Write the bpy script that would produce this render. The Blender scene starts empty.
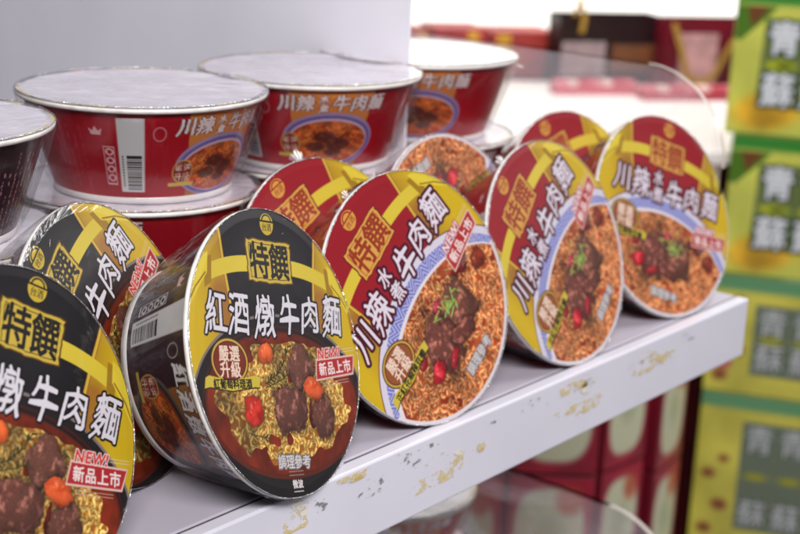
import bpy, bmesh, math, random
import numpy as np
from mathutils import Vector, Matrix

R = 0.0875                    # rim radius of a large noodle bowl, metres; shelf units below are multiples of it
sc = bpy.context.scene
col = sc.collection
random.seed(7)
rng = np.random.default_rng(7)

# ------------------------------------------------------------------ colour helpers
def lin(c):
    c = np.asarray(c, float) / 255.0
    return np.where(c <= 0.04045, c / 12.92, ((c + 0.055) / 1.055) ** 2.4)
def rgba(c): return (*[float(v) for v in lin(c)], 1.0)

# ------------------------------------------------------------------ scene helpers
def link(o, parent=None):
    col.objects.link(o)
    if parent is not None: o.parent = parent
    return o
def tag(o, label=None, cat=None, group=None, kind=None):
    if label: o['label'] = label
    if cat: o['category'] = cat
    if group: o['group'] = group
    if kind: o['kind'] = kind
    return o
def empty(name, loc=(0, 0, 0), rot=None):
    o = bpy.data.objects.new(name, None); link(o)
    o.empty_display_size = 0.02
    if rot is not None: o.matrix_world = Matrix.Translation(loc) @ rot.to_4x4()
    else: o.location = loc
    return o
def bm_obj(name, bm, mat, parent=None, smooth=False):
    me = bpy.data.meshes.new(name); bm.to_mesh(me); bm.free()
    me.materials.append(mat)
    if smooth: me.polygons.foreach_set('use_smooth', [True] * len(me.polygons))
    return link(bpy.data.objects.new(name, me), parent)
def mesh_obj(name, me, parent=None): return link(bpy.data.objects.new(name, me), parent)
def add_box(bm, lo, hi, bevel=0.0, seg=2):
    r = bmesh.ops.create_cube(bm, size=1.0)
    lo, hi = Vector(lo), Vector(hi)
    for v in r['verts']:
        v.co = Vector([(lo[i] + hi[i]) / 2 + v.co[i] * (hi[i] - lo[i]) for i in range(3)])
    if bevel:
        es = list({e for v in r['verts'] for e in v.link_edges})
        bmesh.ops.bevel(bm, geom=es, offset=bevel, segments=seg, profile=0.5, affect='EDGES')
def lathe(prof, n=160, closed=False):
    """mesh from (radius, z) profile"""
    bm = bmesh.new(); rings = []
    for r, z in prof:
        rings.append([bm.verts.new((r * math.cos(2 * math.pi * i / n), r * math.sin(2 * math.pi * i / n), z)) for i in range(n)])
    k = len(rings)
    for j in range(k if closed else k - 1):
        a, b = rings[j], rings[(j + 1) % k]
        for i in range(n):
            bm.faces.new((a[i], a[(i + 1) % n], b[(i + 1) % n], b[i]))
    bmesh.ops.recalc_face_normals(bm, faces=bm.faces)
    return bm

# ------------------------------------------------------------------ materials
def newmat(name):
    m = bpy.data.materials.new(name); m.use_nodes = True
    nt = m.node_tree; nt.nodes.clear()
    out = nt.nodes.new('ShaderNodeOutputMaterial')
    return m, nt, out
def N(nt, t, **kw):
    n = nt.nodes.new(t)
    for k, v in kw.items(): setattr(n, k, v)
    return n
def princ(name, color, rough=0.5, coat=0.0, coat_rough=0.05, metal=0.0, noise=None, bump=None, trans=0.0):
    m, nt, out = newmat(name)
    p = N(nt, 'ShaderNodeBsdfPrincipled'); nt.links.new(p.outputs[0], out.inputs[0])
    p.inputs['Base Color'].default_value = rgba(color)
    p.inputs['Roughness'].default_value = rough
    p.inputs['Metallic'].default_value = metal
    p.inputs['Coat Weight'].default_value = coat
    p.inputs['Coat Roughness'].default_value = coat_rough
    p.inputs['Transmission Weight'].default_value = trans
    tc = N(nt, 'ShaderNodeTexCoord')
    if noise:
        sc_, amt, c2 = noise
        nz = N(nt, 'ShaderNodeTexNoise'); nz.inputs['Scale'].default_value = sc_; nz.inputs['Detail'].default_value = 6
        nt.links.new(tc.outputs['Object'], nz.inputs['Vector'])
        rp = N(nt, 'ShaderNodeValToRGB'); rp.color_ramp.elements[0].position = 0.5 - amt; rp.color_ramp.elements[1].position = 0.5 + amt
        rp.color_ramp.elements[0].color = rgba(color); rp.color_ramp.elements[1].color = rgba(c2)
        nt.links.new(nz.outputs['Fac'], rp.inputs[0]); nt.links.new(rp.outputs[0], p.inputs['Base Color'])
        mr = N(nt, 'ShaderNodeMapRange'); mr.inputs[3].default_value = max(0, rough - .1); mr.inputs[4].default_value = min(1, rough + .12)
        nt.links.new(nz.outputs['Fac'], mr.inputs[0]); nt.links.new(mr.outputs[0], p.inputs['Roughness'])
    if bump:
        s, d = bump
        n2 = N(nt, 'ShaderNodeTexNoise'); n2.inputs['Scale'].default_value = s; n2.inputs['Detail'].default_value = 4
        nt.links.new(tc.outputs['Object'], n2.inputs['Vector'])
        b = N(nt, 'ShaderNodeBump'); b.inputs['Strength'].default_value = 0.6; b.inputs['Distance'].default_value = d
        nt.links.new(n2.outputs['Fac'], b.inputs['Height']); nt.links.new(b.outputs[0], p.inputs['Normal'])
    return m

def printed(name, rough=0.35, coat=0.8, wr_scale=25, wr_dist=0.0012, dirs=(1, 1, 1)):
    """glossy printed surface: colour is carried by the mesh's own print layer, film wrinkles in the coat"""
    m, nt, out = newmat(name)
    p = N(nt, 'ShaderNodeBsdfPrincipled'); nt.links.new(p.outputs[0], out.inputs[0])
    a = N(nt, 'ShaderNodeAttribute', attribute_name='print'); nt.links.new(a.outputs['Color'], p.inputs['Base Color'])
    p.inputs['Roughness'].default_value = rough; p.inputs['Specular IOR Level'].default_value = .32
    p.inputs['Coat Weight'].default_value = coat; p.inputs['Coat Roughness'].default_value = 0.04
    tc = N(nt, 'ShaderNodeTexCoord'); mp = N(nt, 'ShaderNodeMapping'); mp.inputs['Scale'].default_value = dirs
    nt.links.new(tc.outputs['Object'], mp.inputs[0])
    nz = N(nt, 'ShaderNodeTexNoise'); nz.inputs['Scale'].default_value = wr_scale; nz.inputs['Detail'].default_value = 5; nz.inputs['Distortion'].default_value = 1.2
    nt.links.new(mp.outputs[0], nz.inputs['Vector'])
    b = N(nt, 'ShaderNodeBump'); b.inputs['Strength'].default_value = 0.7; b.inputs['Distance'].default_value = wr_dist
    nt.links.new(nz.outputs['Fac'], b.inputs['Height']); nt.links.new(b.outputs[0], p.inputs['Coat Normal'])
    return m

def film_mat(name, base=0.03, gloss_rough=0.06, wr=60, dist=0.002, milky=0.02, stretch=(1, 1, 1), fs=.9):
    m, nt, out = newmat(name)
    tc = N(nt, 'ShaderNodeTexCoord'); mp = N(nt, 'ShaderNodeMapping'); mp.inputs['Scale'].default_value = stretch
    nt.links.new(tc.outputs['Object'], mp.inputs[0])
    nz = N(nt, 'ShaderNodeTexNoise'); nz.inputs['Scale'].default_value = wr; nz.inputs['Detail'].default_value = 4; nz.inputs['Distortion'].default_value = 1.5
    nt.links.new(mp.outputs[0], nz.inputs['Vector'])
    b = N(nt, 'ShaderNodeBump'); b.inputs['Strength'].default_value = 0.8; b.inputs['Distance'].default_value = dist
    nt.links.new(nz.outputs['Fac'], b.inputs['Height'])
    tr = N(nt, 'ShaderNodeBsdfTransparent'); gl = N(nt, 'ShaderNodeBsdfGlossy'); gl.inputs['Roughness'].default_value = gloss_rough
    nt.links.new(b.outputs[0], gl.inputs['Normal'])
    df = N(nt, 'ShaderNodeBsdfDiffuse'); df.inputs['Color'].default_value = (0.85, 0.85, 0.9, 1)
    fr = N(nt, 'ShaderNodeFresnel'); fr.inputs['IOR'].default_value = 1.45; nt.links.new(b.outputs[0], fr.inputs['Normal'])
    mx = N(nt, 'ShaderNodeMath', operation='MULTIPLY_ADD'); nt.links.new(fr.outputs[0], mx.inputs[0]); mx.inputs[1].default_value = fs; mx.inputs[2].default_value = base
    m1 = N(nt, 'ShaderNodeMixShader'); m1.inputs[0].default_value = milky
    nt.links.new(tr.outputs[0], m1.inputs[1]); nt.links.new(df.outputs[0], m1.inputs[2])
    m2 = N(nt, 'ShaderNodeMixShader'); nt.links.new(mx.outputs[0], m2.inputs[0]); nt.links.new(m1.outputs[0], m2.inputs[1]); nt.links.new(gl.outputs[0], m2.inputs[2])
    nt.links.new(m2.outputs[0], out.inputs[0])
    return m

M = {}
M['lid'] = printed('printed_lid', 0.36, 0.55, 12, 0.0022)
M['wall'] = printed('printed_wall', 0.38, 0.6, 30, 0.0014, (1, 1, .35))
M['toplid'] = printed('lid_with_painted_sheen', 0.22, 1.0, 30, 0.0022)
M['rim'] = princ('white_rim', (232, 228, 226), 0.3, 0.6)
M['film'] = film_mat('shrink_film', 0.0, 0.06, 28, 0.006, 0.002, (1, 1, .3), .38)
M['gather'] = film_mat('film_gather', 0.0, 0.32, 40, 0.002, 0.20)
M['bead'] = film_mat('film_edge', 0.30, 0.08, 120, 0.004, 0.30)
M['shelf'] = princ('white_enamelled_shelf', (225, 224, 236), 0.33, 0.15, noise=(7, .4, (208, 206, 219)), bump=(60, .00006))
M['board'] = princ('darker_shelf_board', (196, 191, 204), 0.38, 0.1, noise=(6, .4, (178, 173, 188)), bump=(50, .0001))  # board in a darker grey than the front lip
M['shelfline'] = princ('dark_seam', (90, 85, 92), .7)
M['panel'] = princ('grey_white_board', (238, 236, 243), 0.22, 0.4, noise=(3, .25, (210, 209, 222)), bump=(7, .0012))
M['glue_y'] = princ('yellowed_glue', (205, 186, 120), 0.7, noise=(240, .2, (190, 165, 104)))
M['glue_g'] = princ('grey_grime', (120, 116, 124), 0.8, noise=(300, .2, (150, 146, 150)))
M['glue_w'] = princ('cream_paper_scrap', (222, 216, 196), 0.7)
M['acr'] = film_mat('clear_acrylic', 0.02, 0.05, 3, 0.0006, 0.13)
M['acr_edge'] = princ('acrylic_edge', (242, 236, 230), 0.3, 0.6)

# ------------------------------------------------------------------ painting (print artwork rasterised onto dense meshes)
class Canvas:
    def __init__(s, x0, x1, y0, y1, res, color):
        s.x0, s.x1, s.y0, s.y1, s.res = x0, x1, y0, y1, res
        s.w = int(round((x1 - x0) * res)); s.h = int(round((y1 - y0) * res))
        s.a = np.empty((s.h, s.w, 3), np.float32); s.a[:] = color
        s.X, s.Y = np.meshgrid(x0 + (np.arange(s.w) + .5) / res, y0 + (np.arange(s.h) + .5) / res)
    def px(s, x, y): return (np.asarray(x) - s.x0) * s.res - .5, (np.asarray(y) - s.y0) * s.res - .5
    def blend(s, mask, color, sl=None):
        a = s.a if sl is None else s.a[sl]
        m = np.clip(mask, 0, 1)[..., None]
        a[:] = a * (1 - m) + np.asarray(color, np.float32) * m
    def soft(s, d, w=None):      # d: signed distance in units, inside negative
        w = w or 1.0 / s.res
        return np.clip(.5 - d / w, 0, 1)
    def ellipse(s, cx, cy, a, b, rot=0.0, w=None):
        c_, s_ = math.cos(rot), math.sin(rot)
        dx, dy = s.X - cx, s.Y - cy
        u, v = (dx * c_ + dy * s_) / a, (-dx * s_ + dy * c_) / b
        q = np.sqrt(u * u + v * v)
        return s.soft((q - 1) * min(a, b), w)
    def poly(s, pts):
        m = np.zeros((s.h, s.w), np.float32)
        pts = np.asarray(pts, float); px, py = s.px(pts[:, 0], pts[:, 1])
        xa, xb = max(0, int(px.min()) - 1), min(s.w, int(px.max()) + 3); ya, yb = max(0, int(py.min()) - 1), min(s.h, int(py.max()) + 3)
        if xb <= xa or yb <= ya: return m
        for oy in (-.33, 0, .33):
            for ox in (-.33, 0, .33):
                gx, gy = np.meshgrid(np.arange(xa, xb) + ox, np.arange(ya, yb) + oy)
                ins = np.zeros(gx.shape, bool)
                for i in range(len(px)):
                    x1, y1, x2, y2 = px[i], py[i], px[i - 1], py[i - 1]
                    if y1 == y2: continue
                    ins ^= ((y1 > gy) != (y2 > gy)) & (gx < (x2 - x1) * (gy - y1) / (y2 - y1) + x1)
                m[ya:yb, xa:xb] += ins / 9.0
        return m
    def stroke(s, pts, wid, color):   # plain rounded stroke
        P = np.asarray(pts, float); pad = wid + 2.0 / s.res
        ax, ay = s.px(P[:, 0].min() - pad, P[:, 1].min() - pad); bx, by = s.px(P[:, 0].max() + pad, P[:, 1].max() + pad)
        sl = (slice(max(0, int(ay)), max(0, int(by) + 2)), slice(max(0, int(ax)), max(0, int(bx) + 2)))
        X, Y = s.X[sl], s.Y[sl]
        if X.size == 0: return
        m = np.full(X.shape, 9e9)
        for (xa, ya), (xb, yb) in zip(pts[:-1], pts[1:]):
            dx, dy = xb - xa, yb - ya; L = dx * dx + dy * dy + 1e-12
            t = np.clip(((X - xa) * dx + (Y - ya) * dy) / L, 0, 1)
            m = np.minimum(m, np.hypot(X - xa - t * dx, Y - ya - t * dy))
        s.blend(s.soft(m - wid / 2), color, sl)
    def sample(s, x, y):
        px, py = s.px(x, y); px = np.clip(px, 0, s.w - 1.001); py = np.clip(py, 0, s.h - 1.001)
        i, j = px.astype(int), py.astype(int); fx, fy = (px - i)[..., None], (py - j)[..., None]
        A = s.a
        return (A[j, i] * (1 - fx) + A[j, i + 1] * fx) * (1 - fy) + (A[j + 1, i] * (1 - fx) + A[j + 1, i + 1] * fx) * fy

def vnoise(h, w, cell, octs=4, seed=0):
    r = np.random.default_rng(seed); out = np.zeros((h, w), np.float32); amp, tot = 1.0, 0
    for o in range(octs):
        gh, gw = int(h / cell) + 3, int(w / cell) + 3
        g = r.random((gh, gw)).astype(np.float32)
        y = np.arange(h) / cell; x = np.arange(w) / cell
        i, j = y.astype(int), x.astype(int); fy, fx = y - i, x - j
        fy = (fy * fy * (3 - 2 * fy))[:, None]; fx = (fx * fx * (3 - 2 * fx))[None]
        out += amp * ((g[i][:, j] * (1 - fx) + g[i][:, j + 1] * fx) * (1 - fy) + (g[i + 1][:, j] * (1 - fx) + g[i + 1][:, j + 1] * fx) * fy)
        tot += amp; amp *= .55; cell = max(1.5, cell / 2)
    return out / tot

_gl = {}
def glyph(ch):
    """triangles of one character from Blender's built-in font, centred, one em tall"""
    if ch not in _gl:
        c = bpy.data.curves.new('lettering', 'FONT'); c.body = ch; c.resolution_u = 4
        o = bpy.data.objects.new('lettering', c); col.objects.link(o)
        me = bpy.data.meshes.new_from_object(o.evaluated_get(bpy.context.evaluated_depsgraph_get()))
        me.calc_loop_triangles()
        v = np.array([w.co[:2] for w in me.vertices]); t = np.array([q.vertices[:] for q in me.loop_triangles])
        adv = v[:, 0].max() - v[:, 0].min()
        if ord(ch) > 0x2000: v -= [(v[:, 0].max() + v[:, 0].min()) / 2, .38]; adv = 1.0
        else: v -= [(v[:, 0].max() + v[:, 0].min()) / 2, .35]
        _gl[ch] = (v, t, adv)
        bpy.data.objects.remove(o); bpy.data.curves.remove(c); bpy.data.meshes.remove(me)
    return _gl[ch]

def dilate(m, r):
    out = m.copy(); ri = int(math.ceil(r)); H, W = m.shape
    for dy in range(-ri, ri + 1):
        for dx in range(-ri, ri + 1):
            d = math.hypot(dx, dy)
            if d > r + .5 or (dx == 0 and dy == 0): continue
            k = min(1.0, r + .5 - d)
            ys, yd = slice(max(0, -dy), H - max(0, dy)), slice(max(0, dy), H - max(0, -dy))
            xs, xd = slice(max(0, -dx), W - max(0, dx)), slice(max(0, dx), W - max(0, -dx))
            np.maximum(out[yd, xd], m[ys, xs] * k, out=out[yd, xd])
    return out

def blur(m, k):
    k = max(1, k)
    for ax in (0, 1):
        for _ in range(2): m = sum(np.roll(m, d, ax) for d in range(-k, k + 1)) / (2 * k + 1)
    return m
def pen(m, r):
    """widen strokes with a slanted flat nib"""
    out = m.copy(); n = max(2, int(r * 3))
    for i in range(-n, n + 1):
        d = i / n * r * 1.5
        dx, dy = int(round(d * .82)), int(round(d * .57))
        for ox, oy in ((0, 0), (0, 1), (1, 0)):
            out = np.maximum(out, np.roll(np.roll(m, dx + ox, 1), dy + oy, 0))
    return out

def letter(cv, ch, cx, cy, w, h, color, weight=0.0, outline=None, oc=(20, 18, 20), rot=0.0, shear=0.0, brush=0.0, outline2=None, oc2=None, flipy=False):
    """paint one character; w, h = em size in canvas units; weight/outline in canvas units"""
    v, t, _ = glyph(ch)
    p = v.copy()
    if brush:      # brush lettering: strokes swell and slant
        p = p + brush * np.stack([np.sin(5.1 * v[:, 1] + 1.3 + v[:, 0] * 2), np.sin(4.3 * v[:, 0] + 2.1)], 1)
        p[:, 1] += .10 * v[:, 0]
    p[:, 0] += shear * p[:, 1]
    p = p * [w, -h if flipy else h]
    c_, s_ = math.cos(rot), math.sin(rot)
    p = np.stack([p[:, 0] * c_ - p[:, 1] * s_ + cx, p[:, 0] * s_ + p[:, 1] * c_ + cy], 1)
    px, py = cv.px(p[:, 0], p[:, 1])
    pad = int((max(weight, 0) + (outline or 0) + (outline2 or 0)) * cv.res) + 3
    xa, xb = int(px.min()) - pad, int(px.max()) + pad + 1; ya, yb = int(py.min()) - pad, int(py.max()) + pad + 1
    if xa >= cv.w or ya >= cv.h or xb <= 0 or yb <= 0: return
    S = 2
    m = np.zeros(((yb - ya) * S, (xb - xa) * S), np.float32)
    qx, qy = (px - xa + .5) * S - .5, (py - ya + .5) * S - .5
    for tri in t:
        x, y = qx[tri], qy[tri]
        x0, x1 = max(0, int(x.min())), int(x.max()) + 2; y0, y1 = max(0, int(y.min())), int(y.max()) + 2
        gx, gy = np.meshgrid(np.arange(x0, x1), np.arange(y0, y1))
        d = (x[1] - x[0]) * (y[2] - y[0]) - (x[2] - x[0]) * (y[1] - y[0])
        if abs(d) < 1e-9: continue
        a = ((gx - x[0]) * (y[2] - y[0]) - (x[2] - x[0]) * (gy - y[0])) / d
        b = ((x[1] - x[0]) * (gy - y[0]) - (gx - x[0]) * (y[1] - y[0])) / d
        ins = (a >= -.02) & (b >= -.02) & (a + b <= 1.02)
        sub = m[y0:y0 + gx.shape[0], x0:x0 + gx.shape[1]]
        ins = ins[:sub.shape[0], :sub.shape[1]]
        sub[ins] = 1.0
    m = m.reshape(yb - ya, S, xb - xa, S).mean((1, 3))
    if weight > 0: m = dilate(m, weight * cv.res) if not brush else pen(m, weight * cv.res)
    if brush:
        m = blur(m, max(1, int(.0028 * h / .3 * cv.res * (1 if h < 5 else 1))))
        m = np.clip((m + (vnoise(*m.shape, 5, 2, ord(ch)) - .5) * .40 - .43) * 5 + .5, 0, 1)
    Y0, X0 = max(0, ya), max(0, xa); Y1, X1 = min(cv.h, yb), min(cv.w, xb)
    sl = (slice(Y0, Y1), slice(X0, X1)); cut = (slice(Y0 - ya, Y1 - ya), slice(X0 - xa, X1 - xa))
    if outline:
        o1 = dilate(m, outline * cv.res)
        if outline2: cv.blend(dilate(o1, outline2 * cv.res)[cut], oc2, sl)
        cv.blend(o1[cut], oc, sl)
    cv.blend(m[cut], color, sl)

def word(cv, text, cx, cy, pitch, h, color, rot=0.0, wide=1.0, **kw):
    n = len(text)
    for i, ch in enumerate(text):
        d = (i - (n - 1) / 2) * pitch
        letter(cv, ch, cx + d * math.cos(rot), cy + d * math.sin(rot), h * wide, h, color, rot=rot, **kw)

def noodles(cv, mask, n, pal, seed, wid=.02, length=.5, field=None, amp=.9):
    r = np.random.default_rng(seed)
    ys, xs = np.where(mask > .5)
    dark, mid, light, edge = [np.array(c, np.float32) for c in pal]
    for k in range(n):
        i = r.integers(len(ys)); x, y = cv.X[ys[i], xs[i]], cv.Y[ys[i], xs[i]]
        L = length * r.uniform(.35, 1.0); st = int(L * cv.res * 1.6); step = 1 / (cv.res * 1.6)
        th0 = r.uniform(0, 6.28) if field is None else field(x, y) + r.normal(0, .45)
        s_ = np.arange(st) * step
        wl = r.uniform(.08, .14); A = amp * r.uniform(.5, 1.15)
        th = th0 + A * np.sin(2 * np.pi * s_ / wl + r.uniform(0, 6.28)) + r.normal(0, 1.8) * s_ + .5 * np.sin(2 * np.pi * s_ / .37 + r.uniform(0, 6))
        px_ = x + np.cumsum(np.cos(th)) * step; py_ = y + np.cumsum(np.sin(th)) * step
        w = wid * r.uniform(.8, 1.2); f = k / n
        tone = r.uniform(.82, 1.10) * (.84 + .18 * f)
        hw = int(w * cv.res * 1.1)
        for o in range(-hw, hw + 1):
            u = o / (hw + 1e-6)
            if abs(u) > .9: c = edge
            else:
                q = .56 + .44 * math.cos((u - .2) * 2.3)
                c = (dark * (1 - q) + mid * q) if q < .8 else (mid * (1 - (q - .8) / .2) + light * ((q - .8) / .2))
            c = c * tone
            ox, oy = -np.sin(th) * o * .5 / cv.res, np.cos(th) * o * .5 / cv.res
            ix, iy = cv.px(px_ + ox, py_ + oy); ix = np.rint(ix).astype(int); iy = np.rint(iy).astype(int)
            ok = (ix >= 0) & (iy >= 0) & (ix < cv.w) & (iy < cv.h)
            ix, iy = ix[ok], iy[ok]
            mm = mask[iy, ix] > .5
            sp = (.95 + .13 * np.sin(s_[ok][mm] * 2 * np.pi / wl + o * .05))[:, None]
            cv.a[iy[mm], ix[mm]] = np.clip(c * sp, 0, 255)

def chunk(cv, cx, cy, a, b, rot, base, seed, rough=.16, clip=None, gloss=.5, grain=.05):
    """a lump of food in the picture: meat, tomato, carrot"""
    sl = (slice(max(0, int(cv.px(0, cy - max(a, b) * 1.5)[1])), max(0, int(cv.px(0, cy + max(a, b) * 1.5)[1]))),
          slice(max(0, int(cv.px(cx - max(a, b) * 1.5, 0)[0])), max(0, int(cv.px(cx + max(a, b) * 1.5, 0)[0]))))
    X, Y = cv.X[sl], cv.Y[sl]
    if X.size == 0: return
    c_, s_ = math.cos(rot), math.sin(rot); dx, dy = X - cx, Y - cy
    u, v = (dx * c_ + dy * s_) / a, (-dx * s_ + dy * c_) / b
    n1 = vnoise(*X.shape, .12 * cv.res, 3, seed); n2 = vnoise(*X.shape, grain * cv.res, 4, seed + 5)
    n3 = vnoise(*X.shape, .05 * cv.res, 3, seed + 9)
    q = (np.abs(u) ** 2.6 + np.abs(v) ** 2.6) ** (1 / 2.6) * (1 + rough * ((n1 - .5) * 2.2 + (n3 - .5) * 1.2))
    m = cv.soft((q - 1) * min(a, b), 2.0 / cv.res)
    if clip is not None: m = m * clip[sl]
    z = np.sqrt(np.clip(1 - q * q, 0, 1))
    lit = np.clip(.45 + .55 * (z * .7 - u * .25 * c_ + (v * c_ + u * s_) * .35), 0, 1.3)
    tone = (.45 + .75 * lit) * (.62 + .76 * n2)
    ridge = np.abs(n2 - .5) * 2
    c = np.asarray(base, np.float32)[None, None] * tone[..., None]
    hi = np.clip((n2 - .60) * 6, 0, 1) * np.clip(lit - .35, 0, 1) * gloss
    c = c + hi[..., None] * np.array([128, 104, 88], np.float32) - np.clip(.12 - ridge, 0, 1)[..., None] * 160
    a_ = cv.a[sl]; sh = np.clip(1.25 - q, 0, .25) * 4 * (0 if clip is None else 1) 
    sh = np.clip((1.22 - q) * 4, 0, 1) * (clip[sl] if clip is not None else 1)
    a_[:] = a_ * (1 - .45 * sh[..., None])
    a_[:] = a_ * (1 - m[..., None]) + np.clip(c, 0, 255) * m[..., None]
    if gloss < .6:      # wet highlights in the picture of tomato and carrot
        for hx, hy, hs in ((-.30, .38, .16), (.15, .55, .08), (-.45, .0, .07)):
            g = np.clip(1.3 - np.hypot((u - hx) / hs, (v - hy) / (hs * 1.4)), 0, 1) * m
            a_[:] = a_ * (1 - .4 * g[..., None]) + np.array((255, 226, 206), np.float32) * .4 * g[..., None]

def herb(cv, pts, wid, color, n=0, seed=0, leaf=.05):
    cv.stroke(pts, wid, color)
    r = np.random.default_rng(seed)
    for k in range(n):
        f = r.random() * (len(pts) - 1); i = int(f); g = f - i
        x = pts[i][0] * (1 - g) + pts[min(i + 1, len(pts) - 1)][0] * g; y = pts[i][1] * (1 - g) + pts[min(i + 1, len(pts) - 1)][1] * g
        a = math.atan2(pts[min(i + 1, len(pts) - 1)][1] - pts[i][1], pts[min(i + 1, len(pts) - 1)][0] - pts[i][0]) + r.choice([-1, 1]) * r.uniform(.5, .9)
        cv.stroke([(x, y), (x + leaf * math.cos(a), y + leaf * math.sin(a))], wid * .8, np.array(color) * r.uniform(.7, 1.5))

def food(cv, kind, cx, cy, sx, sy, mask, seed, dens=1.0):
    """bowl of noodles; (cx, cy, sx, sy): where the unit picture goes"""
    P = lambda x, y: (cx + x * sx, cy + y * sy)
    n1 = vnoise(cv.h, cv.w, .15 * cv.res, 4, seed)
    soup = np.array((122, 40, 18) if kind == 'wine' else (172, 62, 30), np.float32)
    a = soup[None, None] * (.55 + .8 * n1[..., None])
    cv.a[:] = cv.a * (1 - mask[..., None]) + a * mask[..., None]
    s = (sx + sy) / 2
    if kind == 'wine':
        pal = ((216, 146, 44), (240, 192, 84), (255, 230, 150), (150, 84, 26))
        m = cv.ellipse(cx + .02 * sx, cy + .03 * sy, .86 * sx, .84 * sy); wob = vnoise(cv.h, cv.w, .14 * cv.res, 2, seed + 7)
        rr2 = np.hypot((cv.X - cx - .02 * sx) / (.86 * sx), (cv.Y - cy - .03 * sy) / (.84 * sy)) + (wob - .5) * .35
        m = mask * (rr2 < 1) * (wob < .74)
        cv.blend(m * .8, (176, 116, 44))
        noodles(cv, m, int(420 * dens), pal, seed, .042 * s, .40 * s, amp=1.05)
        br = vnoise(cv.h, cv.w, .3 * cv.res * s, 2, seed + 3); cv.a[:] = cv.a * (1 - (.35 * np.clip(.50 - br, 0, .3) / .3 * m)[..., None])
        for (x, y, r1, r2, ro, c, g) in ((-.22, .70, .09, .15, .2, (206, 92, 42), .25), (-.42, -.10, .12, .21, .15, (184, 46, 34), .4),
                                    (.50, -.16, .15, .30, .25, (108, 68, 56), .8), (.24, .50, .19, .28, .5, (112, 72, 60), .9),
                                    (.04, -.10, .23, .36, .15, (106, 66, 56), .9), (.40, .22, .13, .16, -.3, (208, 88, 44), .25)):
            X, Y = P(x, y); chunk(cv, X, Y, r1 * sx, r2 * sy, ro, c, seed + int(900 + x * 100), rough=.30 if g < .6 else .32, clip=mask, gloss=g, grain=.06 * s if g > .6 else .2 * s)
        herb(cv, [P(-.25, .28), P(-.08, .42), P(.04, .62), P(.10, .82)], .012 * s, (46, 52, 26), 34, seed, .06 * s)
        herb(cv, [P(-.25, .22), P(-.02, .34), P(.10, .45)], .010 * s, (56, 60, 30), 20, seed + 1, .05 * s)
        herb(cv, [P(-.50, -.42), P(-.28, -.48)], .010 * s, (56, 60, 30), 10, seed + 2, .05 * s)
    else:
        pal = ((214, 98, 40), (240, 146, 76), (255, 204, 146), (160, 58, 26))
        cv.blend(mask * .55 * np.clip(n1 * 3 - .9, 0, 1), (190, 100, 60))
        noodles(cv, mask * (n1 > .22), int(480 * dens), pal, seed, .042 * s, .42 * s, amp=1.05)
        br = vnoise(cv.h, cv.w, .25 * cv.res * s, 2, seed + 3); cv.a[:] = cv.a * (1 - (.30 * np.clip(.50 - br, 0, .3) / .3 * mask)[..., None])
        for (x, y, r1, r2, ro, c, g) in ((.56, .64, .11, .15, .4, (120, 34, 28), .2), (.72, .38, .10, .14, 0, (132, 52, 34), .2), (-.10, .22, .27, .44, .25, (112, 66, 56), .8), (.24, .30, .19, .36, -.1, (120, 74, 60), .8),
                                    (.10, -.02, .16, .14, -.2, (108, 62, 52), .8), (-.38, .02, .09, .12, .5, (170, 34, 44), .4), (-.17, -.10, .10, .06, .4, (176, 40, 50), .4),
                                    (-.46, .34, .06, .06, .2, (160, 40, 46), .3), (.05, .62, .06, .06, 0, (190, 60, 90), .3)):
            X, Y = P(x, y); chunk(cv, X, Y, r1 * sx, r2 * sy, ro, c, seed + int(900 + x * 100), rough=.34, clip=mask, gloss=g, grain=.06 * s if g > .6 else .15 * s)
        r = np.random.default_rng(seed + 9)
        for k in range(26):
            x, y = r.normal(.14, .13), r.normal(.44, .08); a = r.uniform(0, 3.14); l = r.uniform(.05, .12)
            cv.stroke([P(x, y), P(x + l * math.cos(a), y + l * math.sin(a))], .016 * s, (r.uniform(110, 190), r.uniform(160, 205), r.uniform(60, 110)))

def grad_yellow(cv, kind):
    n = vnoise(cv.h, cv.w, .6 * cv.res, 2, 3)
    f = np.clip((np.abs(cv.X) - .45) / .5, 0, 1)
    y1, y2 = (np.array((208, 178, 30), np.float32), np.array((158, 116, 38), np.float32))
    q = np.clip(f * 1.1 + (n - .5) * .8 + .1, 0, 1)[..., None]
    cv.a[:] = y2 * (1 - q) + y1 * q
    # brown swirl beside the panel
    for sg in (-1, 1):
        m = cv.ellipse(sg * .56, .30, .13, .17, sg * -.5, .06) * .8; cv.blend(m, (158, 104, 42))

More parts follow.
